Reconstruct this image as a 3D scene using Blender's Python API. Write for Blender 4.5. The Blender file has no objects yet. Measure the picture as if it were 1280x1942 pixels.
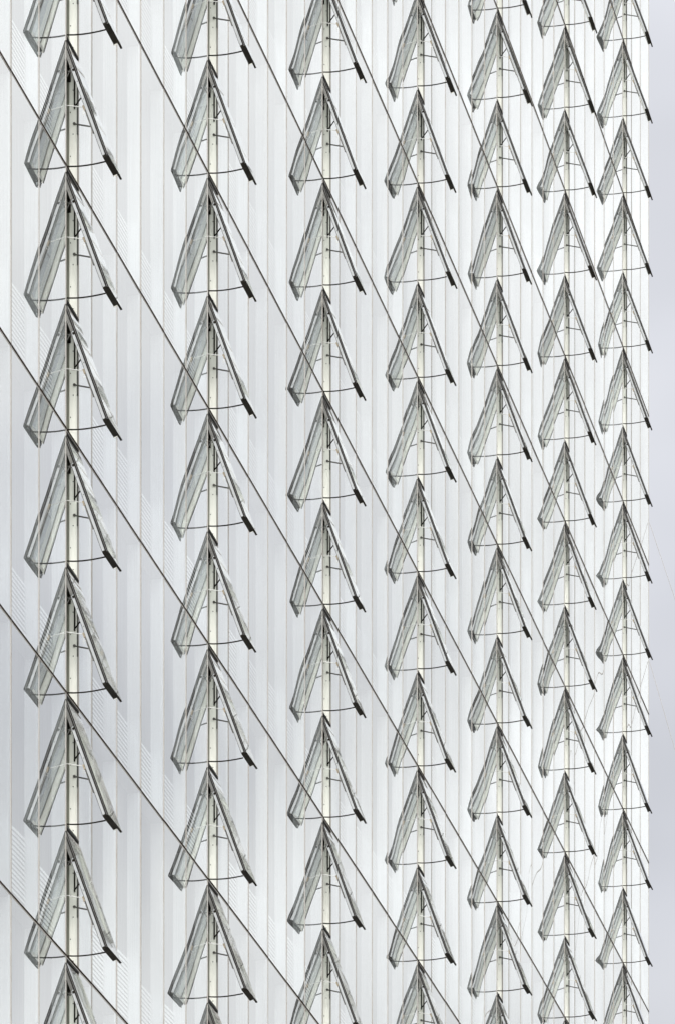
import bpy, bmesh, math, random
from mathutils import Vector, Matrix
random.seed(7)
S = bpy.context.scene
COL = S.collection
R = math.radians

# ------------------------------------------------------------------ camera
F = 9600.0                       # focal length in photograph pixels (photograph 1280 wide)
CX, HORIZON = 640.0, 4666.0      # principal column and horizon row in photograph pixels
cam = bpy.data.cameras.new('camera')
cam.sensor_fit = 'HORIZONTAL'
cam.sensor_width = 36.0
cam.lens = F / 1280 * 36
cam.shift_y = (HORIZON - 974.5) / 1280
cam.clip_start = 1.0
cam.clip_end = 20000
cam_o = bpy.data.objects.new('camera', cam)
cam_o.location = (0, 0, 1.6)
cam_o.rotation_euler = (R(90), 0, 0)
COL.objects.link(cam_o)
S.camera = cam_o

# ------------------------------------------------------------------ sky, sun, exposure
SUN_AZ, SUN_EL = 170.0, 38.0     # azimuth clockwise from +Y
w = bpy.data.worlds.new('World'); S.world = w; w.use_nodes = True
nt = w.node_tree; nt.nodes.clear()
N = nt.nodes.new; L = nt.links.new
out = N('ShaderNodeOutputWorld'); bg = N('ShaderNodeBackground')
bg.inputs['Strength'].default_value = 0.1
sky = N('ShaderNodeTexSky'); sky.sky_type = 'NISHITA'; sky.sun_disc = False
sky.sun_elevation = R(SUN_EL); sky.sun_rotation = R(SUN_AZ)
tc = N('ShaderNodeTexCoord')
sep = N('ShaderNodeSeparateXYZ'); L(tc.outputs['Generated'], sep.inputs[0])
def M(op, a, b=None, c=None, tree=None):
    t = tree or nt
    n = t.nodes.new('ShaderNodeMath'); n.operation = op
    for i, v in enumerate((a, b, c)):
        if v is None: continue
        if isinstance(v, (int, float)): n.inputs[i].default_value = v
        else: t.links.new(v, n.inputs[i])
    return n.outputs[0]
# overcast dome: brighter towards the zenith, broken by broad soft cloud masses
zpos = M('MAXIMUM', sep.outputs['Z'], 0.0)
dome0 = M('MULTIPLY_ADD', zpos, 11.0, 4.2)
dt = N('ShaderNodeVectorMath'); dt.operation = 'DOT_PRODUCT'; L(tc.outputs['Generated'], dt.inputs[0])
dt.inputs[1].default_value = (math.sin(R(SUN_AZ)) * math.cos(R(SUN_EL)), math.cos(R(SUN_AZ)) * math.cos(R(SUN_EL)), math.sin(R(SUN_EL)))
halo = M('POWER', M('MAXIMUM', dt.outputs['Value'], 0.0), 1.4)       # thin cloud glows round the hidden sun
dome = M('MULTIPLY', dome0, M('MULTIPLY_ADD', halo, 2.4, 1.0))
n1 = N('ShaderNodeTexNoise'); n1.inputs['Scale'].default_value = 3.4; n1.inputs['Detail'].default_value = 4; n1.inputs['Roughness'].default_value = 0.45
mp = N('ShaderNodeMapping'); mp.inputs['Location'].default_value = (5.9658, -8.8605, 7.0502); mp.inputs['Scale'].default_value = (1, 1, 1.9)
L(tc.outputs['Generated'], mp.inputs['Vector']); L(mp.outputs[0], n1.inputs['Vector'])
cl = N('ShaderNodeMapRange'); cl.inputs['From Min'].default_value = 0.33; cl.inputs['From Max'].default_value = 0.67
cl.inputs['To Min'].default_value = 0.76; cl.inputs['To Max'].default_value = 1.42
L(n1.outputs['Fac'], cl.inputs['Value'])
n2 = N('ShaderNodeTexNoise'); n2.inputs['Scale'].default_value = 11.0; n2.inputs['Detail'].default_value = 3; n2.inputs['Roughness'].default_value = 0.4
L(mp.outputs[0], n2.inputs['Vector'])
lum = M('MULTIPLY', M('MULTIPLY', dome, cl.outputs[0]), M('MULTIPLY_ADD', n2.outputs['Fac'], 0.5, 0.75))
ccol = N('ShaderNodeMix'); ccol.data_type = 'RGBA'
L(cl.outputs[0], ccol.inputs[0])
ccr = N('ShaderNodeValToRGB')
ccr.color_ramp.elements[0].color = (0.95, 0.962, 1.02, 1); ccr.color_ramp.elements[1].color = (1.0, 1.0, 0.99, 1)
L(n1.outputs['Fac'], ccr.inputs[0])
ccr.color_ramp.elements[0].position = 0.38; ccr.color_ramp.elements[1].position = 0.56
vm = N('ShaderNodeVectorMath'); vm.operation = 'SCALE'
L(ccr.outputs[0], vm.inputs[0]); L(lum, vm.inputs['Scale'])
nt.nodes.remove(ccol)
mixs = N('ShaderNodeMix'); mixs.data_type = 'RGBA'; mixs.inputs[0].default_value = 0.92
L(sky.outputs[0], mixs.inputs[6]); L(vm.outputs[0], mixs.inputs[7])
L(mixs.outputs[2], bg.inputs['Color']); L(bg.outputs[0], out.inputs['Surface'])

sd = bpy.data.lights.new('sun', 'SUN'); sd.energy = 1.5; sd.angle = R(20); sd.color = (1.0, 0.965, 0.90)
so = bpy.data.objects.new('sun', sd); COL.objects.link(so)
az, el = R(SUN_AZ), R(SUN_EL)
to_sun = Vector((math.sin(az) * math.cos(el), math.cos(az) * math.cos(el), math.sin(el)))
so.rotation_euler = (-to_sun).to_track_quat('-Z', 'Y').to_euler()
so.location = to_sun * 200

S.view_settings.view_transform = 'Standard'; S.view_settings.look = 'None'
S.view_settings.gamma = 1.0; S.view_settings.use_curve_mapping = False
S.view_settings.exposure = 0.20
S.render.engine = 'CYCLES'
S.cycles.transparent_max_bounces = 24
S.cycles.max_bounces = 10

# ------------------------------------------------------------------ materials
def mat(name):
    m = bpy.data.materials.new(name); m.use_nodes = True
    return m, m.node_tree, m.node_tree.nodes['Principled BSDF']

def paint(name, col, rough=0.5, var=0.08, scale=6.0, metal=0.0, streak=1.0, dirt=None, spec=.5):
    m, t, b = mat(name)
    b.inputs['Specular IOR Level'].default_value = spec
    b.inputs['Roughness'].default_value = rough
    b.inputs['Metallic'].default_value = metal
    co = t.nodes.new('ShaderNodeTexCoord'); mpp = t.nodes.new('ShaderNodeMapping')
    mpp.inputs['Scale'].default_value = (1, 1, streak)
    oi = t.nodes.new('ShaderNodeObjectInfo')
    ad = t.nodes.new('ShaderNodeVectorMath'); ad.operation = 'ADD'
    sc = t.nodes.new('ShaderNodeVectorMath'); sc.operation = 'SCALE'; sc.inputs['Scale'].default_value = 37.0
    cb = t.nodes.new('ShaderNodeCombineXYZ')
    for i in range(3): t.links.new(oi.outputs['Random'], cb.inputs[i])
    t.links.new(cb.outputs[0], sc.inputs[0])
    t.links.new(co.outputs['Object'], ad.inputs[0]); t.links.new(sc.outputs[0], ad.inputs[1])
    t.links.new(ad.outputs[0], mpp.inputs['Vector'])
    no = t.nodes.new('ShaderNodeTexNoise'); no.inputs['Scale'].default_value = scale; no.inputs['Detail'].default_value = 5
    t.links.new(mpp.outputs[0], no.inputs['Vector'])
    cr = t.nodes.new('ShaderNodeValToRGB')
    lo = dirt or tuple(c * (1 - var * 2) for c in col)
    cr.color_ramp.elements[0].position = 0.3; cr.color_ramp.elements[0].color = (*lo, 1)
    cr.color_ramp.elements[1].position = 0.62; cr.color_ramp.elements[1].color = (*[min(1, c * (1 + var * .4)) for c in col], 1)
    t.links.new(no.outputs['Fac'], cr.inputs[0]); t.links.new(cr.outputs[0], b.inputs['Base Color'])
    return m

SASHCREAM = paint('sash_cream', (0.92, 0.91, 0.83), 0.45, 0.03, 5, streak=.3)
CREAM = paint('cream_paint', (0.89, 0.888, 0.83), 0.45, 0.05, 5, streak=.3)
WHITE = paint('white_paint', (0.33, 0.34, 0.342), 0.4, 0.05, 5, streak=.3)
BACK = paint('dark_interior', (0.045, 0.05, 0.06), 0.6, 0.05, 1.2, streak=.25)  # near-black tone stands in for the dark interior behind the glass
FIN = paint('white_fin', (0.78, 0.795, 0.80), 0.5, 0.04, 1.2, streak=.2)
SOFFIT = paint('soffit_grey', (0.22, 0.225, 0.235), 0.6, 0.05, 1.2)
SLAT = paint('white_slat', (0.86, 0.86, 0.86), 0.4, 0.03, 3)
BRONZE = paint('dark_bronze', (0.010, 0.0085, 0.006), 0.9, 0.15, 8, dirt=(0.018, 0.016, 0.013), spec=.1)
BLACK = paint('black_rubber', (0.009, 0.008, 0.007), 0.8, 0.1, 20, spec=.15)
JOINT = paint('brown_sealant', (0.022, 0.014, 0.010), 0.9, 0.25, 14, streak=.5, spec=.05)
CAP = paint('warm_grey_cap', (0.29, 0.278, 0.262), 0.5, 0.05, 9, streak=.35, dirt=(0.26, 0.235, 0.205))
OLIVE = paint('olive_recess_shade', (0.20, 0.20, 0.165), 0.6, 0.08, 4)  # olive trim colour; on the deep jamb strips it carries their shadow
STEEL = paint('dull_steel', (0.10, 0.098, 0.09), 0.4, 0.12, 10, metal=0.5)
PALE = paint('pale_steel', (0.55, 0.55, 0.52), 0.35, 0.1, 10, metal=0.3)
BRASS = paint('tan_bracket', (0.22, 0.185, 0.13), 0.5, 0.1, 10)
SPACER = paint('grey_spacer', (0.10, 0.096, 0.09), 0.4, 0.08, 20)

def glass(name, tint, dirt_amount=0.05, ior=1.52, coat=0.0, spread=0.03, rough=0.0):
    m = bpy.data.materials.new(name); m.use_nodes = True
    t = m.node_tree; t.nodes.clear()
    o = t.nodes.new('ShaderNodeOutputMaterial')
    geo = t.nodes.new('ShaderNodeNewGeometry')
    fr = t.nodes.new('ShaderNodeFresnel'); fr.inputs['IOR'].default_value = ior
    # both faces of the sheet reflect: R2 = 2R/(1+R); the exit face of the box adds nothing more
    r2 = M('DIVIDE', M('MULTIPLY', fr.outputs[0], 2.0, tree=t), M('ADD', fr.outputs[0], 1.0, tree=t), tree=t)
    r2 = M('MULTIPLY_ADD', r2, 1.0 - coat, coat, tree=t)      # reflective solar coating
    fac = M('MULTIPLY', r2, M('SUBTRACT', 1.0, geo.outputs['Backfacing'], tree=t), tree=t)
    gl = t.nodes.new('ShaderNodeBsdfGlossy'); gl.inputs['Roughness'].default_value = rough
    gl.inputs['Color'].default_value = (0.965, 0.98, 0.99, 1)
    tr = t.nodes.new('ShaderNodeBsdfTransparent'); tr.inputs['Color'].default_value = (*tint, 1)
    oir = t.nodes.new('ShaderNodeObjectInfo')                # batch differences from pane to pane
    vs = t.nodes.new('ShaderNodeVectorMath'); vs.operation = 'SCALE'; vs.inputs[0].default_value = tint
    t.links.new(M('MULTIPLY_ADD', oir.outputs['Random'], spread, 1.0 - spread, tree=t), vs.inputs['Scale'])
    t.links.new(vs.outputs[0], tr.inputs['Color'])
    mx = t.nodes.new('ShaderNodeMixShader')
    t.links.new(fac, mx.inputs[0]); t.links.new(tr.outputs[0], mx.inputs[1]); t.links.new(gl.outputs[0], mx.inputs[2])
    # a thin film of dust with rain streaks
    df = t.nodes.new('ShaderNodeBsdfDiffuse'); df.inputs['Color'].default_value = (0.62, 0.61, 0.58, 1)
    co = t.nodes.new('ShaderNodeTexCoord'); mpp = t.nodes.new('ShaderNodeMapping'); mpp.inputs['Scale'].default_value = (9, 9, .5)
    oi = t.nodes.new('ShaderNodeObjectInfo'); cb = t.nodes.new('ShaderNodeCombineXYZ')
    t.links.new(M('MULTIPLY', oi.outputs['Random'], 50.0, tree=t), cb.inputs[0]); t.links.new(cb.outputs[0], mpp.inputs['Location'])
    no = t.nodes.new('ShaderNodeTexNoise'); no.inputs['Scale'].default_value = 1.6; no.inputs['Detail'].default_value = 5
    t.links.new(co.outputs['Object'], mpp.inputs['Vector']); t.links.new(mpp.outputs[0], no.inputs['Vector'])
    mr = t.nodes.new('ShaderNodeMapRange'); mr.inputs['From Min'].default_value = .35; mr.inputs['From Max'].default_value = .75
    mr.inputs['To Min'].default_value = dirt_amount * .35; mr.inputs['To Max'].default_value = dirt_amount * 2
    t.links.new(no.outputs['Fac'], mr.inputs['Value'])
    m2 = t.nodes.new('ShaderNodeMixShader')
    dd = M('MULTIPLY', mr.outputs[0], M('SUBTRACT', 1.0, geo.outputs['Backfacing'], tree=t), tree=t)
    t.links.new(dd, m2.inputs[0]); t.links.new(mx.outputs[0], m2.inputs[1]); t.links.new(df.outputs[0], m2.inputs[2])
    t.links.new(m2.outputs[0], o.inputs['Surface'])
    return m
GLASS = glass('facade_glass', (0.93, 0.95, 0.95), 0.03, 1.52, 0.38, 0.12)
SASHGLASS = glass('sash_glass', (0.81, 0.835, 0.835), 0.07, 1.52, 0.14, 0.25, 0.035)

# ------------------------------------------------------------------ mesh helpers
def bx(bm, x0, x1, y0, y1, z0, z1, T=None):
    vs = [bm.verts.new(Vector(p) if T is None else T(*p)) for p in
          ((x0, y0, z0), (x1, y0, z0), (x1, y1, z0), (x0, y1, z0), (x0, y0, z1), (x1, y0, z1), (x1, y1, z1), (x0, y1, z1))]
    for f in ((0, 3, 2, 1), (4, 5, 6, 7), (0, 1, 5, 4), (1, 2, 6, 5), (2, 3, 7, 6), (3, 0, 4, 7)):
        bm.faces.new([vs[i] for i in f])
def tube(bm, pts, r, n=8):
    rings = []
    pts = [Vector(p) for p in pts]
    for i, p in enumerate(pts):
        d = (pts[min(i + 1, len(pts) - 1)] - pts[max(i - 1, 0)]).normalized()
        a = d.cross(Vector((0, 0, 1)))
        if a.length < 1e-3: a = d.cross(Vector((1, 0, 0)))
        a.normalize(); b = d.cross(a)
        rings.append([bm.verts.new(p + (a * math.cos(2 * math.pi * k / n) + b * math.sin(2 * math.pi * k / n)) * r) for k in range(n)])
    for q in range(len(rings) - 1):
        for k in range(n):
            bm.faces.new((rings[q][k], rings[q][(k + 1) % n], rings[q + 1][(k + 1) % n], rings[q + 1][k]))
    bm.faces.new(rings[0]); bm.faces.new(rings[-1][::-1])
def mesh(name, bm, m, smooth=False, bevel=0):
    bmesh.ops.recalc_face_normals(bm, faces=bm.faces[:])
    if bevel:
        bmesh.ops.bevel(bm, geom=bm.edges[:], offset=bevel, segments=1, affect='EDGES')
    me = bpy.data.meshes.new(name); bm.to_mesh(me); bm.free(); me.materials.append(m)
    if smooth:
        for p in me.polygons: p.use_smooth = True
    return me
def place(name, me, parent=None, loc=(0, 0, 0), **props):
    o = bpy.data.objects.new(name, me); COL.objects.link(o)
    o.parent = parent; o.location = loc
    for k, v in props.items(): o[k] = v
    return o
def box_mesh(name, m, *dims, bevel=0):
    bm = bmesh.new(); bx(bm, *dims); return mesh(name, bm, m, bevel=bevel)

# ------------------------------------------------------------------ layout of the facade
XV = 2666.5
PITCH = 1.9                                     # height of one vent window, two per storey
Y1 = F * PITCH / 250.2                          # depth of the first column of windows
A = math.atan((XV - CX) / F)                    # the facade runs 12 degrees off the view axis
P1 = Vector(((125.0 - CX) / F * Y1, Y1, 0))
dY = (F * PITCH / 146.3 - Y1) / 6
COLSP = dY / math.cos(A)                        # spacing of the window columns
BAY = COLSP / 6
Z0 = 1.6 + PITCH * 11.39                        # height of one storey joint
FLOOR = 2 * PITCH
LAST_BAY = 39                                   # the corner of the building
HEAD = 17                                       # storeys above Z0 up to the roof

root = bpy.data.objects.new('office_building', None); COL.objects.link(root)
root.location = P1; root.rotation_euler = (0, 0, R(90) - A)
root['label'] = 'tall pale glass office building with columns of open vent windows'
root['category'] = 'building'
# local axes: x along the facade (away from the camera), -y outwards, z up
def project(u, y, z):
    d = Vector((math.sin(A), math.cos(A))); o = Vector((-math.cos(A), math.sin(A)))
    p = Vector((P1.x, P1.y)) + d * u + o * y
    return CX + F * p.x / p.y, HORIZON - F * (z - 1.6) / p.y
def in_view(u0, u1, z0, z1, mg=30, y0=0.0, y1=0.0):
    pts = [project(u, y, z) for u in (u0, u1) for z in (z0, z1) for y in (y0, y1)]
    xs = [p[0] for p in pts]; ys = [p[1] for p in pts]
    if max(xs) < -mg or min(xs) > 1280 + mg or max(ys) < -mg or min(ys) > 1942 + mg: return False
    # the pane is a slanting strip: test it at its middle as well
    return True

# structural body behind the glass skin, roof edge
ROOF = Z0 + HEAD * FLOOR
place('structural_core', box_mesh('structural_core', SOFFIT, -14, LAST_BAY * BAY - .02, .26, 22, 0, ROOF), root)
place('end_wall', box_mesh('end_wall', CAP, LAST_BAY * BAY - .02, LAST_BAY * BAY, 0.01, 22, 0, ROOF), root)
place('roof_edge', box_mesh('roof_edge', CAP, -14, LAST_BAY * BAY + .05, -.05, 22.05, ROOF, ROOF + .3), root)

# --- one storey-high pane with a slight pillow, several variants
def pane_mesh(width, height, seed, m):
    rnd = random.Random(seed)
    nx, nz = 8, 16
    bow = rnd.uniform(-.0022, .0038); bow2 = rnd.uniform(-.0008, .0008)
    tx, tz = rnd.uniform(-.0015, .0015), rnd.uniform(-.002, .002)
    ph = rnd.uniform(0, 6)
    bm = bmesh.new()
    def off(i, j):
        a, b = i / nx, j / nz
        e = bow * math.sin(math.pi * a) * (math.sin(math.pi * b) ** .5 if 0 < b < 1 else 0)
        return e + bow2 * math.sin(2 * math.pi * a) * math.sin(3 * math.pi * b + ph) + tx * (a - .5) + tz * (b - .5)
    fr, bk = {}, {}
    for i in range(nx + 1):
        for j in range(nz + 1):
            x, z, y = width * i / nx, height * j / nz, -off(i, j)
            fr[i, j] = bm.verts.new((x, y, z)); bk[i, j] = bm.verts.new((x, y + .014, z))
    for i in range(nx):
        for j in range(nz):
            bm.faces.new((fr[i, j], fr[i + 1, j], fr[i + 1, j + 1], fr[i, j + 1]))
            bm.faces.new((bk[i, j], bk[i, j + 1], bk[i + 1, j + 1], bk[i + 1, j]))
    me = bpy.data.meshes.new('glass_pane'); bmesh.ops.recalc_face_normals(bm, faces=bm.faces[:])
    bm.normal_update()
    # recalc may flip a separate sheet: make the front face outwards and the back inwards
    for f in bm.faces:
        front = f.calc_center_median().y < .005
        if front != (f.normal.y < 0): f.normal_flip()
    bm.to_mesh(me); bm.free(); me.materials.append(m)
    for p in me.polygons: p.use_smooth = True
    return me
G = .014
pane_full = [pane_mesh(BAY - G, FLOOR - G, 100 + i, GLASS) for i in range(14)]
pane_half = [pane_mesh(BAY / 2 - G, FLOOR - G, 200 + i, GLASS) for i in range(6)]

fin_me = box_mesh('side_fin', FIN, BAY - .05, BAY - .008, .020, .20, 0.012, FLOOR - .012)
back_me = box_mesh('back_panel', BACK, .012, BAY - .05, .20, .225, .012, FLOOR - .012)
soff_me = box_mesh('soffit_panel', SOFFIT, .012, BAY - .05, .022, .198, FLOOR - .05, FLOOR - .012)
hfin_me = box_mesh('side_fin', FIN, BAY - .05, BAY - .008, .020, .20, 0.012, FLOOR - .012)
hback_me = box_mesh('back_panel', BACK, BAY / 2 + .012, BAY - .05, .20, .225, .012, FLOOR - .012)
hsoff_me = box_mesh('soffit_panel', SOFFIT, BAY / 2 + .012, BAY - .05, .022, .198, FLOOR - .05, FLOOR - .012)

def slats(height, x0, bow, seed):
    rnd = random.Random(seed)
    bm = bmesh.new(); z = .05
    while z < height:
        n = 5; x1 = BAY - .055
        prev = None
        for i in range(n + 1):
            a = i / n; x = x0 + (x1 - x0) * a
            dz = bow * (1 - a) ** 2 * (z / height)
            q = [bm.verts.new((x, .168, z - dz)), bm.verts.new((x, .188, z + .058 - dz)), bm.verts.new((x, .192, z + .056 - dz)), bm.verts.new((x, .172, z - .002 - dz))]
            if prev:
                for k in range(4): bm.faces.new((prev[k], prev[(k + 1) % 4], q[(k + 1) % 4], q[k]))
            prev = q
        z += .069
    return mesh('blind_slats', bm, SLAT)
blind_me = [slats(h, .02, b, i) for i, (h, b) in enumerate(((1.0, 0), (1.05, 0), (1.08, .0), (1.16, .10), (1.05, .05)))]
hblind_me = [slats(h, BAY / 2 + .02, 0, i) for i, h in enumerate((1.08, .92))]

def transom_mesh(x0, x1):
    bm = bmesh.new()
    bx(bm, x0, x1, -.014, .02, -.012, .006)          # proud dark gasket
    return mesh('transom_joint', bm, JOINT)
trans_me = transom_mesh(.008, BAY - .008)
tlight_me = box_mesh('transom_trim', CAP, .008, BAY - .008, -.003, .018, -.030, -.0122)
mull_me = box_mesh('mullion_cap', CAP, -.007, .007, -.0075, .20, .012, FLOOR - .006)
mgask_me = box_mesh('mullion_gasket', JOINT, .0072, .0165, -.0068, .016, .012, FLOOR - .012)

n_panes = 0
panes = []
for b in range(-4, LAST_BAY):
    for k in range(-2, HEAD):
        u0 = b * BAY; z = Z0 + k * FLOOR
        if not in_view(u0, u0 + BAY, z, z + FLOOR, 45): continue
        vent = (b % 6 == 0)
        rz = random.random()
        if vent:
            place('glass_panel', random.choice(pane_half), root, (u0 + BAY / 2 + G / 2, 0, z + G / 2))
            place('side_fin', hfin_me, root, (u0, 0, z)); place('back_panel', hback_me, root, (u0, 0, z))
            place('soffit_panel', hsoff_me, root, (u0, 0, z))
            place('blind_slats', hblind_me[k % 2], root, (u0, 0, z), kind='stuff')
        else:
            place('glass_panel', random.choice(pane_full), root, (u0 + G / 2, 0, z + G / 2))
            place('side_fin', fin_me, root, (u0, 0, z)); place('back_panel', back_me, root, (u0, 0, z))
            place('soffit_panel', soff_me, root, (u0, 0, z))
            bi = (0 if rz < .8 else 1) if k % 2 else (2 if rz < .45 else (3 if rz < .8 else 4))
            place('blind_slats', blind_me[bi], root, (u0, 0, z), kind='stuff')
        place('transom_joint', trans_me, root, (u0, 0, z + random.uniform(-.005, .005)))
        place('transom_trim', tlight_me, root, (u0, 0, z))
        place('mullion_cap', mull_me, root, (u0, 0, z))
        place('mullion_gasket', mgask_me, root, (u0, random.uniform(-.001, .001), z))
        if vent:
            place('mullion_cap', mull_me, root, (u0 + BAY / 2, .006, z))
        if b == LAST_BAY - 1:
            place('corner_cap', mull_me, root, (u0 + BAY, 0, z))
        n_panes += 1
print('panes', n_panes)

# ------------------------------------------------------------------ the vent window (built once, copied)
W = BAY / 2
TH = R(20.0); SL = 1.815
def sash(x, t, q):      # x along, t down the sash, q inwards from the outer glass face
    return Vector((x, -.012 - t * math.sin(TH) + q * math.cos(TH), -.11 - t * math.cos(TH) - q * math.sin(TH)))
def sbox(bm, x0, x1, t0, t1, q0, q1):
    bx(bm, x0, x1, t0, t1, q0, q1, T=lambda a, b_, c: sash(a, b_, c))
parts = []              # (name, mesh)
def add(name, fn, m, bevel=0, smooth=False, **props):
    bm = bmesh.new(); fn(bm); parts.append((name, mesh(name, bm, m, smooth=smooth, bevel=bevel), props))
def many(*boxes):
    def f(bm):
        for b_ in boxes: bx(bm, *b_)
    return f
XS0, XS1 = -.012, .785
add('head_bar', many((.016, W - .03, -.008, .010, -.070, -.036)), BLACK)
add('head_channel', many((.016, W - .03, .0105, .03, -.060, -.006)), STEEL)
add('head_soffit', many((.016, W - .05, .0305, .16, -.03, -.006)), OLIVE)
add('jamb', many((W - .040, W - .012, .036, .133, -PITCH + .0, -.001)), CREAM)
add('jamb_shade', many((W - .044, W - .012, .134, .159, -PITCH, -.001)), OLIVE)  # deep end of the jamb, its shadow put into the olive colour
add('jamb_lip', many((W - .048, W - .012, .020, .034, -PITCH, -.001)), CREAM)
add('jamb_gasket', many((W - .034, W - .014, -.004, .018, -PITCH, -.001)), CAP)
add('near_jamb', many((.009, .030, .02, .20, -PITCH, -.001)), CREAM)
add('recess_bounce', many((.03, W - .16, .165, .19, -PITCH, -.001)), CREAM)  # unseen backing, made cream to bounce light onto the jamb
add('recess_shade', many((W - .159, W - .012, .160, .188, -PITCH, -.001)), OLIVE)  # olive continues the painted shade across the back of the recess
add('hinge_bar', many((W - .060, W - .0445, .110, .159, -.38, -.056)), BRONZE)
add('sill', many((.03, W - .05, .02, .16, -PITCH + .001, -PITCH + .02)), BRONZE)
def bolts(bm):
    for i in range(6):
        z = -.18 - i * .32
        y = .075 if i % 2 else .115
        tube(bm, [(W - .046, y, z), (W - .0395, y, z)], .008, 6)
add('bolt_row', bolts, BLACK, kind='stuff')
add('track', many((W - .060, W - .0485, .040, .060, -.78, -.056)), BRONZE)
add('track', many((W - .052, W - .035, -.003, .019, -1.15, -.40)), STEEL)
# moving sash
add('stile', lambda bm: sbox(bm, .004, .115, .0, SL - .03, .041, .083), WHITE, bevel=.002)
add('stile', lambda bm: sbox(bm, .625, .690, .0, SL - .0305, .0125, .088), SASHCREAM)
add('stile_top_shade', lambda bm: sbox(bm, -.004, .0035, .02, .40, .042, .086), STEEL)  # thin grey slip standing in for the shaded top of the stile
add('top_rail', lambda bm: sbox(bm, .116, .6, .0, .05, .036, .083), SASHCREAM)
add('gasket', lambda bm: sbox(bm, .000, .030, .0, SL - .02, .0235, .0405), BLACK)
add('gasket', lambda bm: sbox(bm, .002, .02, .05, SL - .035, .0835, .0875), BLACK)
add('glazing_spacer', lambda bm: (sbox(bm, XS0 + .006, XS0 + .03, .01, SL - .01, .012, .023), sbox(bm, XS1 - .03, XS1 - .006, .01, SL - .01, .012, .023)), SPACER)
add('pane_edge', lambda bm: sbox(bm, XS0 - .0015, XS0 + .012, .0, SL, .000, .0115), BLACK)
def sash_pane_mesh(m):
    bm = bmesh.new(); nx, nt_ = 6, 14
    a0, a1 = XS0 + .0125, XS1
    fr, bk = {}, {}
    for i in range(nx + 1):
        for j in range(nt_ + 1):
            a, b = i / nx, j / nt_
            e = .0009 * math.sin(math.pi * a) * math.sin(math.pi * b) + .0004 * math.sin(5 * math.pi * b + 1) * math.sin(math.pi * a)
            fr[i, j] = bm.verts.new(sash(a0 + (a1 - a0) * a, SL * b, -e)); bk[i, j] = bm.verts.new(sash(a0 + (a1 - a0) * a, SL * b, .0115))
    fs, bs = [], []
    for i in range(nx):
        for j in range(nt_):
            fs.append(bm.faces.new((fr[i, j], fr[i + 1, j], fr[i + 1, j + 1], fr[i, j + 1])))
            bs.append(bm.faces.new((bk[i, j], bk[i + 1, j], bk[i + 1, j + 1], bk[i, j + 1])))
    bm.normal_update()
    for f in fs:
        if f.normal.y > 0: f.normal_flip()
    for f in bs:
        if f.normal.y < 0: f.normal_flip()
    me = bpy.data.meshes.new('sash_pane'); bm.to_mesh(me); bm.free(); me.materials.append(m)
    for p in me.polygons: p.use_smooth = True
    return me
parts.append(('sash_pane', sash_pane_mesh(SASHGLASS), {}))
add('gasket', lambda bm: sbox(bm, .610, .6245, .03, SL - .031, .0125, .016), STEEL)
add('gasket', lambda bm: sbox(bm, .668, .6895, .05, SL - .031, .0885, .093), BLACK)
def rail(bm):
    sbox(bm, .002, .60, SL - .030, SL + .0, .028, .086)
    sbox(bm, .002, XS1 - .004, SL + .001, SL + .008, -.004, .0275)
    sbox(bm, .05, .66, SL - .026, SL - .002, .012, .0279)
add('bottom_rail', rail, BRONZE)
add('bottom_trim', lambda bm: sbox(bm, .116, .6, SL - .075, SL - .031, .036, .083), CREAM)
# rack from the frame to the foot of the sash
def rack(bm):
    n = 14; pts = []
    for i in range(n + 1):
        a = i / n
        y = .10 + (-.565 - .10) * a
        pts.append((.10, y, -1.862 - .030 * 4 * a * (1 - a) * (.8 + .4 * (1 - a)) ))
    tube(bm, pts, .0105, 6)
add('curved_rack', rack, BRONZE)
# near stay, pale
add('stay_rod', lambda bm: tube(bm, [(.035, .03, -1.02), (.025, -.275, -1.088)], .006, 6), PALE)
add('stay_rod', lambda bm: tube(bm, [(W - .045, .055, -.995), (W - .06, -.275, -1.085)], .011, 6), STEEL)
add('stay_mount', lambda bm: tube(bm, [(W - .040, .055, -.99), (W - .062, .055, -.997)], .021, 10), STEEL)
# actuator along the near stile, bracket and claws
add('actuator', lambda bm: sbox(bm, -.002, .030, 1.03, 1.42, .089, .104), STEEL)
add('bracket', lambda bm: (sbox(bm, -.006, .03, .985, 1.06, .086, .112)), BRASS)
def claw(bm):
    for t_ in (1.07, 1.105):
        tube(bm, [sash(.0, t_, .10), sash(-.01, t_ + .005, .135), sash(-.01, t_ + .04, .145)], .004, 5)
add('claw', claw, PALE)
add('hinge_arm', lambda bm: tube(bm, [(.03, .012, -.66), sash(.0, .40, .07)], .007, 6), STEEL)
add('hinge_arm', lambda bm: tube(bm, [(.03, .012, -.52), sash(.0, .47, .085)], .005, 6), STEEL)
add('hinge_arm', lambda bm: tube(bm, [(W - .05, .06, -.76), (W - .06, -.09, -.58)], .010, 6), BRONZE)
add('hinge_plate', lambda bm: sbox(bm, -.001, .02, .42, .455, .03, .07), BRONZE)
def screws(bm):
    for t_ in (.30, .38, .62, .9):
        c = sash(.003, t_, .058); tube(bm, [c, c + Vector((-.005, 0, 0))], .006, 6)
add('screw_row', screws, BLACK, kind='stuff')

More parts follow.
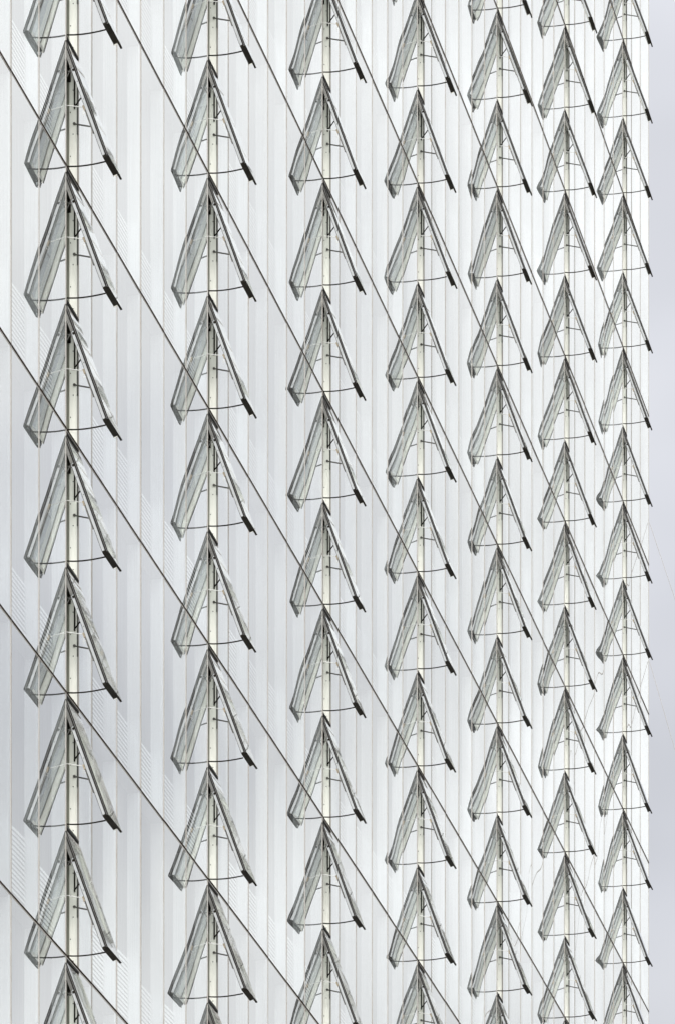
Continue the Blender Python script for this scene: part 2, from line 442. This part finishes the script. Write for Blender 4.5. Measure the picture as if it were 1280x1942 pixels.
def make_window():
    t = bpy.data.objects.new('vent_window', None); COL.objects.link(t)
    for n_, me, props in parts:
        o = place(n_, me, t)
        for k_, v in props.items(): o[k_] = v
    return t
MOVING_NAMES = {'stile_top_shade', 'top_rail', 'gasket', 'glazing_spacer', 'pane_edge', 'sash_pane', 'pane_border', 'bottom_rail', 'bottom_trim', 'actuator', 'bracket', 'claw', 'hinge_plate', 'screw_row', 'stile'}
proto = make_window()
kids = list(proto.children)
first = True; nw = 0
for c in range(0, 7):
    u0 = c * COLSP
    for j in range(-4, 2 * HEAD):
        z = Z0 + j * PITCH
        if not in_view(u0, u0 + W, z - PITCH, z, 25, y0=-.6): continue
        if first:
            t = proto; first = False
        else:
            jit = max(-.009, min(.009, random.gauss(0, .0035)))
            t = proto.copy(); COL.objects.link(t)
            for ch in kids:
                d = ch.copy(); COL.objects.link(d); d.parent = t
                if ch.name.split('.')[0] in MOVING_NAMES: d.rotation_euler.x = jit
        t.parent = root; t.location = (u0, random.uniform(-.001, .001), z)
        nw += 1
print('windows', nw, 'parts', len(parts))

# ------------------------------------------------------------------ ground
def ground():
    m, t, b = mat('pale_paving')
    b.inputs['Roughness'].default_value = .9
    no = t.nodes.new('ShaderNodeTexNoise'); no.inputs['Scale'].default_value = .8; no.inputs['Detail'].default_value = 8
    co = t.nodes.new('ShaderNodeTexCoord'); t.links.new(co.outputs['Object'], no.inputs['Vector'])
    cr = t.nodes.new('ShaderNodeValToRGB')
    cr.color_ramp.elements[0].color = (.38, .38, .36, 1); cr.color_ramp.elements[1].color = (.48, .48, .46, 1)
    t.links.new(no.outputs['Fac'], cr.inputs[0]); t.links.new(cr.outputs[0], b.inputs['Base Color'])
    bm = bmesh.new(); s = 6000
    bm.faces.new([bm.verts.new(p) for p in ((-s, -s, 0), (s, -s, 0), (s, s, 0), (-s, s, 0))])
    return mesh('ground', bm, m)
place('ground', ground(), kind='structure')

# ------------------------------------------------------------------ cables beyond the corner
cu = LAST_BAY * BAY
base = P1 + Vector((math.sin(A), math.cos(A), 0)) * (cu - .02)
nrm = Vector((math.cos(A), -math.sin(A), 0))
def cable(y_px, dx, dy, label, name):
    z = 1.6 + (HORIZON - y_px) / F * base.y
    sc = base.y / F
    bm = bmesh.new()
    step = nrm * (dx * sc / nrm.x) + Vector((0, 0, -dy * sc))
    n = max(2, int(z / (dy * sc)))
    pts = [Vector((0, 0, 0)) + step * (z - .0) / (dy * sc) * (i / 12) for i in range(13)]
    tube(bm, pts, .006, 6)
    o = place(name, mesh(name, bm, CAP), None, base + nrm * .02 + Vector((0, 0, z)))
    o['label'] = label; o['category'] = 'cable'; o['group'] = 'cables beside the building corner'
cable(995, 50, 155, 'upper thin pale cable slanting down the sky from the building edge', 'steel_cable')
cable(1258, 48, 172, 'lower thin pale cable slanting down the sky from the building edge', 'steel_cable')
